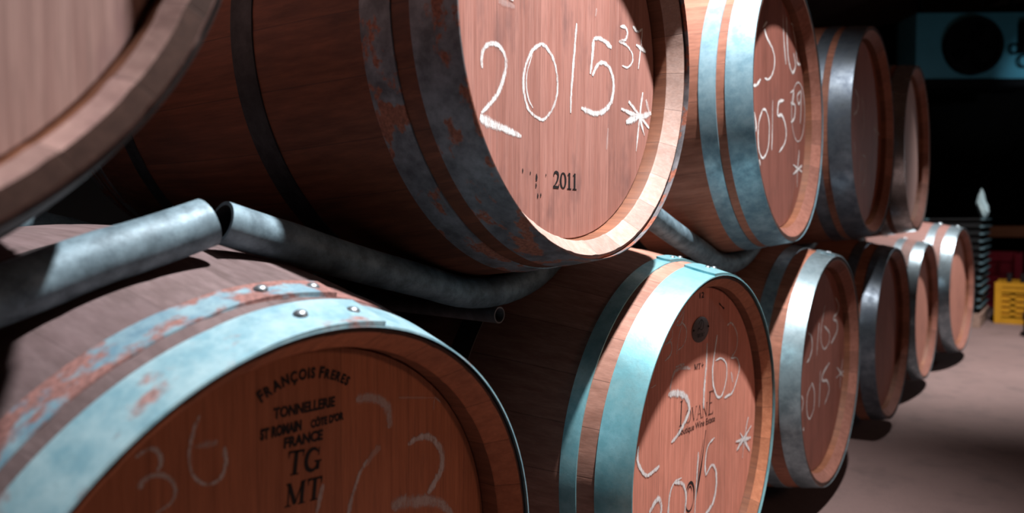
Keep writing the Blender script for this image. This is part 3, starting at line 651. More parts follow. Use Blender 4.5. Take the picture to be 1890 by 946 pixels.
M['head_tan'] = head_mat('oak_head_tan', (0.56, 0.21, 0.105), (0.42, 0.145, 0.07), 1.1, 0.3, (0.10, 0.04, 0.025))
M['head_rose'] = head_mat('oak_head_rose', (0.45, 0.23, 0.195), (0.34, 0.15, 0.12), 2.4, 0.8, (0.15, 0.085, 0.085))
M['head_salmon'] = head_mat('oak_head_salmon', (0.80, 0.335, 0.25), (0.60, 0.225, 0.16), 3.3, 0.25, (0.2, 0.09, 0.06))
M['head_mauve'] = head_mat('oak_head_mauve', (0.46, 0.30, 0.27), (0.32, 0.19, 0.17), 4.9, 0.55, (0.17, 0.09, 0.11))
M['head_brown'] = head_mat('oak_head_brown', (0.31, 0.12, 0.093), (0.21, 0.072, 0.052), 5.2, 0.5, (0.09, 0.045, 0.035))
M['zinc_flaked'] = metal_mat('flaked_light_blue_zinc', (0.30, 0.46, 0.52), (0.15, 0.30, 0.37), 1.0, 0.5, 0.25, (0.27, 0.165, 0.16), (0.57, 0.65), 19)
M['rust_flaked'] = metal_mat('rusted_hoop_with_zinc_flakes', (0.22, 0.35, 0.41), (0.10, 0.20, 0.27), 2.0, 0.55, 0.2, (0.23, 0.11, 0.10), (0.43, 0.49), 13)
M['iron_rusty'] = metal_mat('dark_iron_with_rust', (0.21, 0.21, 0.23), (0.08, 0.08, 0.09), 3.0, 0.5, 0.12, (0.33, 0.11, 0.065), (0.525, 0.57), 21)
M['iron_black'] = metal_mat('black_iron', (0.035, 0.032, 0.034), (0.015, 0.014, 0.015), 4.0, 0.55, 0.4)
M['zinc_teal'] = metal_mat('teal_galvanised_steel', (0.33, 0.64, 0.71), (0.20, 0.49, 0.57), 5.0, 0.38, 0.6)
M['zinc_blue'] = metal_mat('blue_grey_galvanised_steel', (0.26, 0.42, 0.50), (0.13, 0.25, 0.32), 6.0, 0.48, 0.5)
M['zinc_grey'] = metal_mat('grey_galvanised_steel', (0.34, 0.45, 0.50), (0.19, 0.265, 0.30), 7.0, 0.40, 0.65)
M['steel_dark'] = metal_mat('dark_blue_steel', (0.20, 0.245, 0.29), (0.11, 0.14, 0.18), 8.0, 0.36, 0.7)
M['steel_bright'] = metal_mat('bright_steel', (0.60, 0.60, 0.60), (0.42, 0.41, 0.41), 9.0, 0.28, 0.85)
M['rivet'] = metal_mat('rivet_steel', (0.55, 0.64, 0.70), (0.36, 0.44, 0.50), 10.0, 0.3, 0.9)
M['plate'] = plain_mat('dull_plate', (0.20, 0.17, 0.165), 0.45, 0.6, 0.15, 200)

def hoopset(mat1, mat2, a, b, c, mat3=None, lap=None, **kw):
    hs = [dict(x0=0.0, x1=a, mat=mat1), dict(x0=b, x1=c, mat=mat2)]
    hs.append(dict(x0=-0.285, x1=-0.325, mat=mat3 or 'iron_black'))
    for h in list(hs): hs.append(dict(x0=-0.95-h['x1'], x1=-0.95-h['x0'], mat=h['mat']))
    return hs

# --- lower row, nearest: printed head
h = hoopset('zinc_flaked', 'rust_flaked', -0.0486, -0.0665, -0.0981)
h[0].update(lap=(11.3, -16), rivets=[(-0.026, -3.0, 0.0068), (-0.024, 7.6, 0.0068)], t=0.0022)
h[1].update(lap=(10.6, -14), rivets=[(-0.083, -2.6, 0.0068), (-0.083, 7.6, 0.0068)])
A_, hA, locA, _ = barrel('A', 'wine barrel in lower row nearest the camera, printed TG MT, with flaking light blue hoop', 'stave_grey', 'head_tan', h, 0.05, 0.260, rim=0.005, chime='chime_brown', inset=0.004)
pr = Print(); TB = PRINT['A']
# arched maker's line
p0, pm, p1 = [np.array(q)/1000 for q in (TB['FF'][0], TB['FFmid'][0], TB['FF'][1])]
def circ3(a, b, c):
    Am = np.array([b-a, c-a])*2; rhs = np.array([b@b-a@a, c@c-a@a]); o = np.linalg.solve(Am, rhs); return o, np.hypot(*(a-o))
oc, rc = circ3(p0, pm, p1)
a0 = math.atan2(*(p0-oc)[::-1]); a1 = math.atan2(*(p1-oc)[::-1])
words = [('FRAN\u00c7OIS', (1.12,)+(1.0,)*7), (' ', (1,)), ('FRERES', (1.08, .9, .9, .9, .9, .9))]
items = []; tot = 0.0
CH = 0.0094
for w, sc in words:
    for ch, s in zip(w, sc):
        if ch == ' ': items.append((None, 0.0035, s)); tot += 0.0035; continue
        V, F, ratio = font_polys(ch, 0.045)
        wd = ratio*CH*s*0.86; items.append(((V, F), wd, s)); tot += wd+0.0009
arc = abs(a1-a0)*rc; pos = 0; k = arc/tot
for poly, wd, s in items:
    if poly is None: pos += wd; continue
    ac = a0-(pos+wd/2)*k/rc
    n = np.array([math.cos(ac), math.sin(ac)]); t = np.array([n[1], -n[0]])
    base = oc+n*rc
    pr.add([base+t*(x-0.5)*wd*k+n*y*CH*s for x, y in poly[0]], poly[1]); pos += wd+0.0009
for key, txt, hh, bo in (('TONNELLERIE', 'TONNELLERIE', 9.2, .04), ('ST ROMAIN', 'ST ROMAIN', 9.2, .055), ('COTE', "C\u00d4TE D'OR", 7.2, .055), ('FRANCE', 'FRANCE', 9.2, .045)):
    q = TB[key]; pr.line(font_polys(txt, bo), q[0], q[1], hh)
pr.line(glyph_polys('TG'), TB['TG'][0], TB['TG'][1], 21.5)
pr.line(glyph_polys('MT'), TB['MT'][0], TB['MT'][1], 20.5)
pr.build(-0.05+0.0004, A_, locA)

# --- lower row, second: estate emblem and oval plate
h = hoopset('zinc_teal', 'zinc_teal', -0.052, -0.078, -0.103)
h[0].update(lap=(-5.4, 22), skew=-1.0, round=0.6, rivets=[(-0.030, 2.6, 0.0052), (-0.030, 7.6, 0.0052)])
h[1].update(lap=(-5.6, 22), skew=-0.6, round=0.6, rivets=[(-0.090, 0.6, 0.0052), (-0.090, 6.0, 0.0052)])
D_, hD, locD, _ = barrel('D', 'wine barrel in lower row with bright teal hoops and an oval plate on its head', 'stave_pale', 'head_salmon', h, 0.032, 0.266, rim=0.006, chime='chime_orange', inset=0.004)
pr = Print(); TB = PRINT['D']
q = TB['LOVANE']; pr.line(glyph_polys('LOVANE', (1.0, .58, .58, .58, .58, 1.0)), q[0], q[1], 41)
q = TB['BOUT']; pr.line(font_polys('Boutique Wine Estate', 0.004), q[0], q[1], 10.5)
emblem = pr; pr = Print()
q = TB['12']; pr.line(font_polys('12', 0.02), q[0], q[1], 9.5)
pr.build(-0.032+0.0004, D_, locD, 'stamped_number'); pr = Print()
q = TB['MT+']; pr.line(glyph_polys('MT'), q[0], [q[0][0]+(q[1][0]-q[0][0])*.7, q[0][1]+(q[1][1]-q[0][1])*.7], 9)
c = np.array(q[1]); pr.strokes([c+(-8, 5), c+(1, 5)], 1.2); pr.strokes([c+(-3.5, .5), c+(-3.5, 9.5)], 1.2)
pr.build(-0.032+0.0004, D_, locD, 'stamped_letters'); pr = Print()
q = TB['smudge']; pr.strokes([q[0], [(q[0][0]+q[1][0])/2, (q[0][1]+q[1][1])/2], q[1]], [3.5, 1.6, 3.8])
pr.build(-0.032+0.0004, D_, locD, 'ink_smudge'); pr = emblem
b, tip, mid = [np.array(x) for x in TB['quill']]
d = (tip-b)/np.hypot(*(tip-b)); nn = np.array([d[1], -d[0]])
Q = [b+(tip-b)*t+nn*3.0*math.sin(math.pi*t) for t in np.linspace(0, 1, 14)]
pr.strokes(Q, [2.0+7*math.sin(math.pi*min(1, t*1.25))**1.5*(1-t)+0.4 for t in np.linspace(0, 1, 14)])
Q = [b+(tip-b)*t-nn*(2.5+3*math.sin(math.pi*t)) for t in np.linspace(0.02, 0.86, 14)]
pr.strokes(Q, [1.0+1.2*math.sin(math.pi*t) for t in np.linspace(0, 1, 14)])
rc_, rr_, rt_ = [np.array(x) for x in TB['ring']]
rx, ry = abs(rr_[0]-rc_[0])*0.95, abs(rt_[1]-rc_[1])
E1 = [rc_+np.array([rx*math.cos(a), ry*math.sin(a)]) for a in np.linspace(math.radians(-40), math.radians(165), 22)]
pr.strokes(E1, [0.8+4.2*math.sin(math.pi*i/21) for i in range(22)])
E1 = [rc_+np.array([rx*math.cos(a), ry*math.sin(a)]) for a in np.linspace(math.radians(170), math.radians(335), 22)]
pr.strokes(E1, [0.8+2.2*math.sin(math.pi*i/21) for i in range(22)])
E1 = [rc_+np.array([-1, 3])+np.array([rx*.55*math.cos(a), ry*.62*math.sin(a)]) for a in np.linspace(math.radians(10), math.radians(170), 16)]
pr.strokes(E1, [0.6+2.0*math.sin(math.pi*i/15) for i in range(16)])
pr.build(-0.032+0.0004, D_, locD, 'estate_emblem')
# oval metal plate
bc = np.array(TB['badge'][0])/1000; a_, b_ = 0.0335, 0.0215
V = []; F = []; n = 48
for (s, x) in ((1.0, 0.0), (1.0, 0.0010), (0.95, 0.0015)):
    for k in range(n):
        t = 2*math.pi*k/n; V.append((x, a_*s*math.cos(t), b_*s*math.sin(t)))
for i in range(2):
    for k in range(n): F.append((i*n+k, i*n+(k+1) % n, (i+1)*n+(k+1) % n, (i+1)*n+k))
F.append(tuple(2*n+k for k in range(n)))
xh = -0.032+0.0002
plate = mesh_obj('oval_plate', V, F, M['plate'], D_, loc=(locD[0]+xh, bc[0], locD[2]+bc[1]))
plate['label'] = 'dull grey oval metal plate'
for sx_ in (-1, 1):
    bm = bmesh.new(); bmesh.ops.create_uvsphere(bm, u_segments=12, v_segments=8, radius=0.0018)
    bm_obj('nail', bm, M['ink'], plate, loc=(0.0016, sx_*0.0295, 0.002))
pp = Print()
script = [[(-9, 10), (-5, 14), (2, 16), (-2, 6), (-7, 2)], [(-2, 17), (6, 15), (10, 8), (7, 1), (-1, 0), (-9, 4), (-13, 2)], [(-13, -1), (-8, 3)]]
for P in script: pp.strokes(smooth_line([(x*1.0, y) for x, y in P], 5), 1.1)
for i in range(7):
    x = -15+i*4.4; pp.strokes([(x, -12), (x+.4, -6)], 0.9); pp.strokes([(x, -12 if i % 2 else -6.4), (x+2.4, -11.4 if i % 2 else -6.2)], 0.8)
    if i % 3 == 1: pp.strokes([(x+2.6, -12), (x+2.6, -6)], 0.9)
pp.build(0.0017, plate, (0, 0, 0), 'engraving')

# --- upper row
M3 = 'iron_black'
C_, hC, locC, _ = barrel('C', 'wine barrel at the upper left corner with blank pinkish head', 'stave_mauve', 'head_mauve', hoopset('iron_black', 'iron_black', -0.05, -0.078, -0.105), 0.032, 0.2615, 0.054, rim=0.0155, chime='chime_mauve')
B_, hB, locB, _ = barrel('B', 'large front upper barrel chalked 2015 37 with dark rusty hoops, stamped 2011', 'stave_red', 'head_rose', hoopset('iron_rusty', 'iron_rusty', -0.056, -0.079, -0.119, 'iron_black'), 0.05, 0.254, 0.049, chime='chime_pale', rim=0.005, inset=0.007)
pr = Print(); q = PRINT['B']['2011']; pr.line(glyph_polys('2011'), q[0], q[1], 22); 
for (u, v, s) in ((-75, 5, 2.6), (-44, -2, 4.5), (-45, -12, 3), (-58, 3, 2), (-22, 2, 1.8), (-41, -25, 3), (-34, -24, 2.6)):
    c = np.array(q[0])+(u*.95+4, v+14); pr.strokes([c+(0, -s), c+(.5, 0), c+(0, s)], [s*.5, s*.9, s*.4])
pr.build(-0.05+0.0004, B_, locB)
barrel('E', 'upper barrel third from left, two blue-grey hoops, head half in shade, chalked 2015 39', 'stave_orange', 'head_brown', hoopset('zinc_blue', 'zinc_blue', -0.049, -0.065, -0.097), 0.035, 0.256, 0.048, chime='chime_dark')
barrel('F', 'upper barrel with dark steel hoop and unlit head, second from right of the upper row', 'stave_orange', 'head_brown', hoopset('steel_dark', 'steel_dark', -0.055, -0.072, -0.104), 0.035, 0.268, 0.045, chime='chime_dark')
barrel('G', 'farthest barrel of the upper row with one shiny bright steel hoop', 'stave_orange', 'head_mauve', hoopset('steel_bright', 'steel_bright', -0.055, -0.072, -0.104), 0.035, 0.27, 0.045, chime='chime_dark')
# --- lower row, farther
h = hoopset('zinc_grey', 'zinc_grey', -0.044, -0.075, -0.105)
h[0].update(lap=(-4, 20), rivets=[(-0.026, 3.0, 0.005), (-0.026, 7.0, 0.005)])
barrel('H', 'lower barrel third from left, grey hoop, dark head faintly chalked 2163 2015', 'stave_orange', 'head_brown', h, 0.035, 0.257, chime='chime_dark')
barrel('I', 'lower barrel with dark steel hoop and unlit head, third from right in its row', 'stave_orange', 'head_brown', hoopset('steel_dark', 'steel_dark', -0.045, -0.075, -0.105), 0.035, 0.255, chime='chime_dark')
h = hoopset('zinc_far', 'zinc_far', -0.042, -0.080, -0.108)
h[0].update(rivets=[(-0.024, 1.0, 0.006), (-0.024, 6.0, 0.006)])
h[1].update(rivets=[(-0.094, 1.0, 0.006), (-0.094, 6.0, 0.006)])
barrel('J', 'lower barrel second from the right with a diagonal shadow across its pale head', 'stave_far', 'head_far', h, 0.035, 0.252, chime='chime_dark')
h = hoopset('zinc_far', 'zinc_far', -0.050, -0.088, -0.122)
h[0].update(rivets=[(-0.028, 1.0, 0.006), (-0.028, 6.0, 0.006)])
h[1].update(rivets=[(-0.105, 1.0, 0.006), (-0.105, 6.0, 0.006)])
barrel('K', 'farthest lower barrel at the row end beside the black trays, pale head lit', 'stave_far', 'head_far', h, 0.035, 0.275, chime='chime_dark')

# ------------------------------------------------------------------ pipe cradles that carry the upper row
M['pipe'] = metal_mat('worn_blue_grey_pipe', (0.19, 0.29, 0.35), (0.07, 0.115, 0.145), 11.0, 0.56, 0.25)
M['pipe_dark'] = metal_mat('dark_scuffed_pipe', (0.22, 0.215, 0.23), (0.13, 0.125, 0.135), 12.0, 0.55, 0.25)
PR = 0.0235
LOWER = ['A', 'D', 'H', 'I', 'J', 'K']
BUL = {'B': .049, 'C': .054, 'E': .048, 'F': .045, 'G': .045}
def r_at(key, x):
    p = POSE[key]
    bl = BUL.get(key)
    zc = p['z']-HALF*math.sin(p['tilt'])
    if bl is None: bl = zc-FLOOR-p['R']-0.0005
    s = x-p['x']
    return p['R']+bl*(1-((s+HALF)/HALF)**2), p['y']+math.sin(p['yaw'])*s, p['z']+math.sin(p['tilt'])*s
def rack(key, half, label, mat, rise=0.112, front=-0.19, half2=None, back=-0.76, PR=PR):
    def run(x):
        rc0, yc, zc = r_at(key, x)
        pts = []; lims = []
        for t in np.linspace(-half, half2 or half, 33):
            y = yc+t
            base = zc-rc0-PR-0.001+(rise*(abs(t)/0.39)**1.25)
            top = zc-math.sqrt(max((rc0+PR+0.0015)**2-t*t, 1e-6)) if abs(t) < rc0 else 9
            lo = -9
            for k in LOWER:
                r, y2, z2 = r_at(k, x); r += PR+0.0015
                if abs(y-y2) < r: lo = max(lo, z2+math.sqrt(r*r-(y-y2)**2))
            z = min(max(base, lo), top)
            pts.append(Vector((x, y, z))); lims.append((lo, top))
        for _ in range(3):
            pts = [pts[0]]+[(pts[i-1]+pts[i]*2+pts[i+1])/4 for i in range(1, len(pts)-1)]+[pts[-1]]
        for p, (lo, top) in zip(pts, lims): p.z = max(min(p.z, top), lo)
        return pts
    y0 = POSE[key]['y']
    root = thing('barrel_cradle', label, 'rack', (-0.475, y0, -0.42), group='pipe cradles under the upper barrels')
    inv = Vector((-0.475, y0, -0.42))
    P1 = run(front); P2 = run(back)
    for P in (P1, P2):
        v, f = tube_mesh([p-inv for p in P], PR, 0.004, 28)
        o = mesh_obj('curved_pipe', v, f, M[mat], root); o.data.materials.append(M['iron_black'])
        for q in o.data.polygons:                                  # bare dark bore
            if min(q.vertices) >= 33*28: q.material_index = 1
    # thin tie tubes front to back
    def tie(a, b, r=0.0125):
        v, f = tube_mesh([a-inv, b-inv], r, 0.002, 20); mesh_obj('tie_tube', v, f, M['pipe_dark'], root)
    a, b = min(P1, key=lambda p: p.z), min(P2, key=lambda p: p.z)
    tie(Vector((a.x+0.012, a.y, a.z-PR-0.0115)), Vector((b.x-0.012, b.y, b.z-PR-0.0115)))
    return root
rack('C', 0.366, 'blue-grey lit pipe cradle resting on the nearest barrel at left', 'pipe', 0.113, -0.165)
rack('B', 0.416, 'dark curved pipe cradle under the large barrel chalked 2015 37', 'pipe', 0.097, -0.19, 0.38, PR=0.0221)
rack('E', 0.435, 'curved pipe cradle under the barrel with two blue-grey hoops', 'pipe', front=-0.135, half2=0.36, back=-0.815)
rack('F', 0.315, 'dark curved pipe cradle under the unlit upper barrel', 'pipe_dark')
rack('G', 0.32, 'dark curved pipe cradle under the farthest upper barrel', 'pipe_dark')

# ------------------------------------------------------------------ far end of the cellar
# stack of black trays on a pallet
M['tray'] = plain_mat('black_plastic', (0.006, 0.007, 0.008), 0.6, 0, 0.2, 40, 0.15)
M['rim_glint'] = plain_mat('painted_rim_glint', (0.07, 0.13, 0.155), 0.4, 0, 0.2, 40, 0.5)  # grey-blue on the side lips paints in light caught by black plastic
M['pallet'] = plain_mat('pallet_wood', (0.30, 0.20, 0.16), 0.8, 0, 0.35, 30)
tx0, tx1, ty0, ty1 = -0.30, 0.045, 4.72, 5.30
pal = thing('pallet', 'small wooden pallet under the stack of black trays', 'pallet', ((tx0+tx1)/2, (ty0+ty1)/2, FLOOR))
lx, ly = (tx1-tx0)/2, (ty1-ty0)/2
for i in range(3):
    bm = bmesh.new(); x = -lx+0.04+i*(lx-0.04); bm_box(bm, x-0.035, x+0.035, -ly, ly, 0.0, 0.075, 0.003); bm_obj('runner', bm, M['pallet'], pal)
for i in range(5):
    bm = bmesh.new(); y = -ly+0.045+i*(ly*2-0.09)/4; bm_box(bm, -lx, lx, y-0.042, y+0.042, 0.075, 0.095, 0.003); bm_obj('deck_board', bm, M['pallet'], pal)
def tray_mesh():
    bm = bmesh.new(); t = 0.006; H = 0.052
    bm_box(bm, -lx+0.02, lx-0.02, -ly+0.02, ly-0.02, 0.0, 0.006)
    for s in (-1, 1):
        bm_box(bm, s*(lx-0.02)-t/2, s*(lx-0.02)+t/2, -ly+0.02, ly-0.02, 0.0, H-0.004)
        bm_box(bm, -lx+0.02, lx-0.02, s*(ly-0.02)-t/2, s*(ly-0.02)+t/2, 0.0, H-0.004)
        bm_box(bm, -lx+0.024, lx-0.024, min(s*ly, s*(ly-0.024)), max(s*ly, s*(ly-0.024)), H-0.016, H-0.004, 0.002)
    for k in range(6):
        y = -ly+0.06+k*(2*ly-0.12)/5
        for s in (-1, 1): bm_box(bm, s*(lx-0.013)-0.003, s*(lx-0.013)+0.003, y-0.004, y+0.004, 0.004, H-0.016)
    return bm
def rim_mesh(s):
    bm = bmesh.new(); H = 0.052
    if s:
        bm_box(bm, min(s*lx, s*(lx-0.024)), max(s*lx, s*(lx-0.024)), -ly, ly, H-0.016, H-0.004, 0.002)
    return bm
NT = 13; rnd = random.Random(4); proto = None
for i in range(NT):
    z = FLOOR+0.0955+i*0.0485
    where = 'bottom tray of the black stack, sitting on the pallet' if i == 0 else 'topmost tray of the black stack, carrying the white plastic bag' if i == NT-1 else 'black plastic tray, number %s from the bottom of the stack' % ['', 'two', 'three', 'four', 'five', 'six', 'seven', 'eight', 'nine', 'ten', 'eleven', 'twelve'][i]
    if proto is None:
        o = proto = bm_obj('stacking_tray', tray_mesh(), M['tray'], smooth=False)
        prims = [bm_obj('rim', rim_mesh(s), M['rim_glint'], o, smooth=False) for s in (-1, 1)]
    else:
        o = proto.copy(); COL.objects.link(o)
        for prim in prims: rm = prim.copy(); rm.parent = o; COL.objects.link(rm)
    o.location = ((tx0+tx1)/2+rnd.uniform(-.006, .006), (ty0+ty1)/2+rnd.uniform(-.008, .008), z)
    o.rotation_euler = (0, 0, rnd.uniform(-.012, .012))
    tag(o, where, 'tray', 'black trays stacked on the pallet')
topz = FLOOR+0.0955+(NT-1)*0.0485+0.049
# crumpled white bag standing on the top tray
M['bag'] = plain_mat('pale_blue_white_plastic', (0.62, 0.86, 0.92), 0.4, 0, 0.12, 30)
bm = bmesh.new(); bmesh.ops.create_icosphere(bm, subdivisions=4, radius=1)
for v in bm.verts:
    c = v.co.copy(); z = (c.z+1)/2
    w = 0.034*(1-0.72*z**1.4)+0.004
    wob = 1+0.18*math.sin(9*c.x+5*c.z)*math.cos(7*c.y+3*c.z)
    v.co = Vector((c.x*w*wob-0.020*z+0.004*math.sin(8*z), c.y*w*1.5*wob, z*0.205))
tag(bm_obj('plastic_bag', bm, M['bag'], loc=(0.022, 5.0, topz-0.001)), 'crumpled white plastic bag standing on top of the black trays', 'bag')

# storage shelf with a brown board
M['board'] = plain_mat('brown_shelf_board', (0.30, 0.105, 0.045), 0.6, 0, 0.25, 12)
M['post'] = plain_mat('dark_post', (0.03, 0.025, 0.025), 0.6)
sh = thing('storage_shelf', 'brown shelf board behind the red crates at the cellar end', 'shelf', (0.6, 6.85, FLOOR))
bm = bmesh.new(); bm_box(bm, -0.76, 0.8, -0.25, 0.25, 0.560, 0.655, 0.004); bm_obj('shelf_board', bm, M['board'], sh)
for sx_ in (-0.72, 0.76):
    for sy_ in (-0.21, 0.21):
        bm = bmesh.new(); bm_box(bm, sx_-0.03, sx_+0.03, sy_-0.03, sy_+0.03, 0.0, 0.56, 0.003); bm_obj('post', bm, M['post'], sh)

# bottle crates
M['red'] = plain_mat('dark_red_plastic', (0.36, 0.014, 0.035), 0.5, 0, 0.2, 20)
M['yellow'] = plain_mat('yellow_plastic', (0.55, 0.27, 0.014), 0.45, 0, 0.12, 20)
def crate_mesh(w, d, hgt, rows, cols):
    """open-top crate: floor, corner posts, rim, foot band and slotted sides"""
    bm = bmesh.new(); t = 0.008
    bm_box(bm, -w/2, w/2, -d/2, d/2, 0.0, 0.008)
    for sx_ in (-1, 1):
        for sy_ in (-1, 1):
            bm_box(bm, sx_*w/2-0.02, sx_*w/2+0.02, sy_*d/2-0.02, sy_*d/2+0.02, 0.0, hgt, 0.004)
    def side(L, put):
        put(-L/2, L/2, 0, hgt-0.02, -0.0025, 0.006)                # the wall itself, with raised bands and ribs
        put(-L/2, L/2, 0, 0.05, 0.002); put(-L/2-0.004, L/2+0.004, hgt-0.03, hgt, 0.008); put(-L/2, L/2, hgt-0.075, hgt-0.028, 0.002)
        z0, z1 = 0.05, hgt-0.075
        for r in range(rows+1):
            z = z0+(z1-z0)*r/rows; put(-L/2, L/2, z-0.009, z+0.009, 0.002)
        for c in range(cols+1):
            x = -L/2+L*c/cols; put(x-0.015, x+0.015, z0, z1, 0.002)
        put(-0.055, 0.055, hgt-0.066, hgt-0.040, 0.0035)
    for s in (-1, 1):
        side(w, lambda a, b, z0, z1, e, q=0.0, s=s: bm_box(bm, a, b, s*(d/2-q)-t/2-e, s*(d/2-q)+t/2+e, z0, z1))
        side(d, lambda a, b, z0, z1, e, q=0.0, s=s: bm_box(bm, s*(w/2-q)-t/2-e, s*(w/2-q)+t/2+e, a, b, z0, z1))
    return bm
o = bm_obj('bottle_crate', crate_mesh(0.42, 0.32, 0.283, 4, 5), M['yellow'], smooth=False, loc=(0.322, 5.22, FLOOR))
tag(o, 'yellow plastic bottle crate on the concrete floor with dark bottle necks showing', 'crate')
for k, nm in enumerate(('lower dark red plastic crate, behind the yellow crate', 'upper dark red plastic crate, stacked behind the yellow crate')):
    o = bm_obj('red_crate', crate_mesh(0.38, 0.34, 0.222, 3, 3), M['red'], smooth=False, loc=(-0.02, 6.25, FLOOR+k*0.2225))
    tag(o, nm, 'crate', 'dark red crates stacked under the shelf')
M['glass'] = plain_mat('dark_bottle_glass', (0.008, 0.012, 0.010), 0.12, 0, 0.1, 10, 0.8)
M['foil'] = plain_mat('dark_foil', (0.05, 0.05, 0.06), 0.25, 0.6, 0.1, 40)
def bottle(x, y, label):
    r = thing('wine_bottle', label, 'bottle', (x, y, FLOOR+0.0085), group='bottles standing in the yellow crate')
    pr_ = [(0.0, 0.0), (0.0, 0.034), (0.004, 0.037), (0.19, 0.037), (0.215, 0.030), (0.235, 0.017), (0.25, 0.0145), (0.262, 0.0142), (0.262, 0.0)]
    v, f = revolve(pr_, 24); v = [(b, c, a) for a, b, c in v]; mesh_obj('glass_body', v, f, M['glass'], r)
    pr_ = [(0.2625, 0.0), (0.2625, 0.0146), (0.315, 0.0150), (0.320, 0.0165), (0.330, 0.0165), (0.332, 0.014), (0.332, 0.0)]
    v, f = revolve(pr_, 24); v = [(b, c, a) for a, b, c in v]; mesh_obj('foil_cap', v, f, M['foil'], r)
bottle(0.166, 5.17, 'left of the two dark bottles sticking out of the yellow crate')
bottle(0.243, 5.17, 'right of the two dark bottles sticking out of the yellow crate')

# small machine cut by the right edge
M['teal'] = plain_mat('teal_paint', (0.10, 0.42, 0.48), 0.35, 0, 0.1, 20)
pm_ = thing('small_pump', 'small black and teal pump standing on the floor at right edge, near the yellow crate', 'pump', (0.335, 4.55, FLOOR))
def lathe_y(prof):
    v, f = revolve(prof, 32); return [(r1, x, r2) for x, r1, r2 in v], f
v, f = lathe_y([(-0.10, 0.0), (-0.10, 0.05), (-0.09, 0.062), (0.09, 0.062), (0.10, 0.05), (0.10, 0.0)])
mesh_obj('motor', [(a, b, c+0.125) for a, b, c in v], f, M['tray'], pm_)
v, f = revolve([(0.18, 0.0), (0.18, 0.05), (0.20, 0.056), (0.225, 0.05), (0.235, 0.03), (0.235, 0.0)], 28)
mesh_obj('housing', [(b, c, a) for a, b, c in v], f, M['teal'], pm_)
for sx_ in (-1, 1):
    bm = bmesh.new(); bm_box(bm, sx_*0.045-0.012, sx_*0.045+0.012, -0.08, 0.08, 0.0, 0.085, 0.003); bm_obj('foot', bm, M['tray'], pm_)

# ceiling-hung air cooler with a round fan
M['cooler'] = plain_mat('pale_blue_enamel', (0.06, 0.25, 0.34), 0.5, 0, 0.15, 6)
M['black'] = plain_mat('matt_black', (0.004, 0.004, 0.005), 0.8, 0, 0.2, 20, 0.1)
ck = thing('air_cooler', 'pale blue air cooler with a round black fan hung below the ceiling at cellar end', 'cooler', (-0.246, 6.927, 1.05))
ck.rotation_euler = (0, 0, math.radians(38.5))     # local -Y faces the room
bm = bmesh.new(); bm_box(bm, -0.52, 0.58, 0.0, 0.32, 0.0, 0.60, 0.012); bm_obj('housing', bm, M['cooler'], ck)
bm = bmesh.new(); bm_box(bm, -0.54, 0.60, -0.03, 0.34, -0.075, -0.004, 0.008); bm_obj('drip_tray', bm, M['black'], ck)
def ring_y(R0_, R1_, y0, y1, n=48):
    V = []; F = []
    for (r, y) in ((R0_, y0), (R1_, y0), (R1_, y1), (R0_, y1)):
        for k in range(n):
            t = 2*math.pi*k/n; V.append((r*math.cos(t), y, r*math.sin(t)))
    for i in range(4):
        j = (i+1) % 4
        for k in range(n): F.append((i*n+k, i*n+(k+1) % n, j*n+(k+1) % n, j*n+k))
    return V, F
v, f = ring_y(0.225, 0.262, -0.07, -0.001); fr = mesh_obj('fan_ring', v, f, M['black'], ck, loc=(-0.02, 0, 0.29))
V = [(0, -0.012, 0)]; F = []
for k in range(48): t = 2*math.pi*k/48; V.append((0.226*math.cos(t), -0.012, 0.226*math.sin(t)))
F = [(0, 1+k, 1+(k+1) % 48) for k in range(48)]
bm = bmesh.new(); bmesh.ops.create_cone(bm, cap_ends=True, segments=48, radius1=0.226, radius2=0.226, depth=0.008)
bmesh.ops.rotate(bm, verts=bm.verts, cent=(0, 0, 0), matrix=Matrix.Rotation(math.pi/2, 3, 'X'))
bm_obj('fan_backplate', bm, M['black'], fr, loc=(0, -0.006, 0))
bm = bmesh.new()
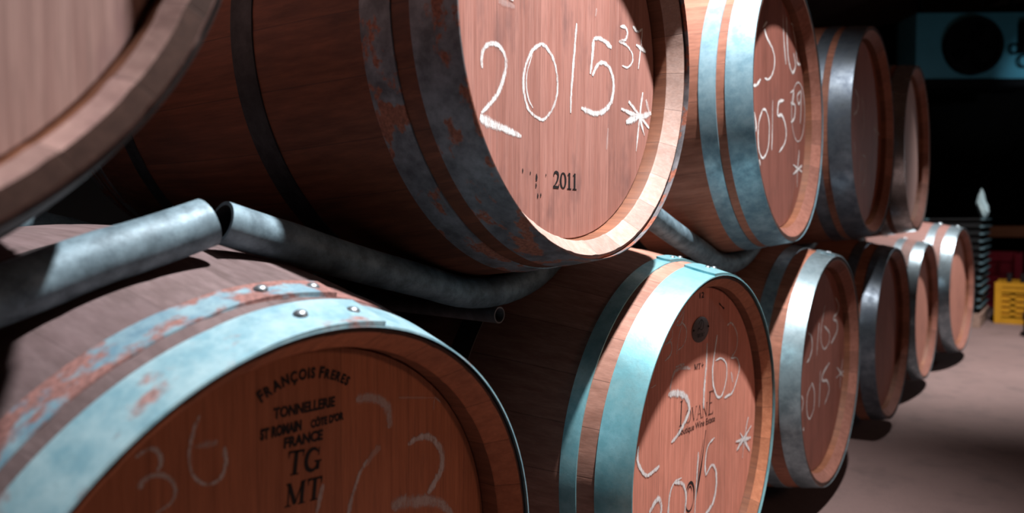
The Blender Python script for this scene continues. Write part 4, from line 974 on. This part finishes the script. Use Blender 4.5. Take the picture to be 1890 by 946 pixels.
for k in range(5):
    a = 2*math.pi*k/5; ring = []
    for (r, w, tw) in ((0.05, 0.05, 0.6), (0.13, 0.085, 0.45), (0.20, 0.09, 0.35)):
        for s in (-1, 1):
            c = Vector((r, 0, 0))+Vector((0, s*w/2*math.sin(tw), s*w/2*math.cos(tw)))
            ring.append((Matrix.Rotation(a, 3, 'Y') @ c)+Vector((0, -0.038, 0)))
    vs = [bm.verts.new(c) for c in ring]; 
    for q in (0, 2): bm.faces.new((vs[q], vs[q+1], vs[q+3], vs[q+2]))
bmesh.ops.solidify(bm, geom=bm.faces[:], thickness=0.003)
bm_obj('fan_blades', bm, M['black'], fr)
bm = bmesh.new()
for r in (0.05, 0.10, 0.15, 0.20):
    for k in range(40):
        t0_, t1_ = 2*math.pi*k/40, 2*math.pi*(k+1)/40
        a = Vector((r*math.cos(t0_), -0.072, r*math.sin(t0_))); b = Vector((r*math.cos(t1_), -0.072, r*math.sin(t1_)))
        mid_ = (a+b)/2; dv = b-a
        res = bmesh.ops.create_cone(bm, cap_ends=True, segments=6, radius1=0.002, radius2=0.002, depth=dv.length)
        bmesh.ops.transform(bm, verts=res['verts'], matrix=Matrix.Translation(mid_) @ dv.to_track_quat('Z', 'Y').to_matrix().to_4x4())
bm_box(bm, -0.24, 0.24, -0.075, -0.069, -0.003, 0.003); bm_box(bm, -0.003, 0.003, -0.075, -0.069, -0.24, 0.24)
bm_obj('fan_guard', bm, M['black'], fr)
def coil(cx, cz, R_, r=0.009):
    P = [Vector((cx+R_*math.cos(t), -0.03-0.012*t/6, cz+R_*math.sin(t))) for t in np.linspace(0.4, 6.4, 36)]
    v, f = tube_mesh(P, r, None, 10); mesh_obj('coolant_pipe', v, f, M['black'], ck)
coil(0.365, 0.26, 0.045); coil(0.455, 0.15, 0.055)
bm = bmesh.new(); bm_box(bm, 0.405, 0.56, -0.10, -0.002, 0.22, 0.50, 0.01); bm_obj('junction_box', bm, M['tray'], ck)
v, f = revolve([(0.0, 0.0), (0.0, 0.055), (0.02, 0.055), (0.03, 0.04), (0.03, 0.0)], 24)
mesh_obj('gauge', [(b+0.475, -0.101-a, c+0.32) for a, b, c in v], f, M['plate'], ck)
# brackets up to the ceiling
for x in (-0.4, 0.46):
    bm = bmesh.new(); bm_box(bm, x-0.015, x+0.015, 0.14, 0.17, 0.598, 0.90, 0.002); bm_obj('hanger', bm, M['black'], ck)
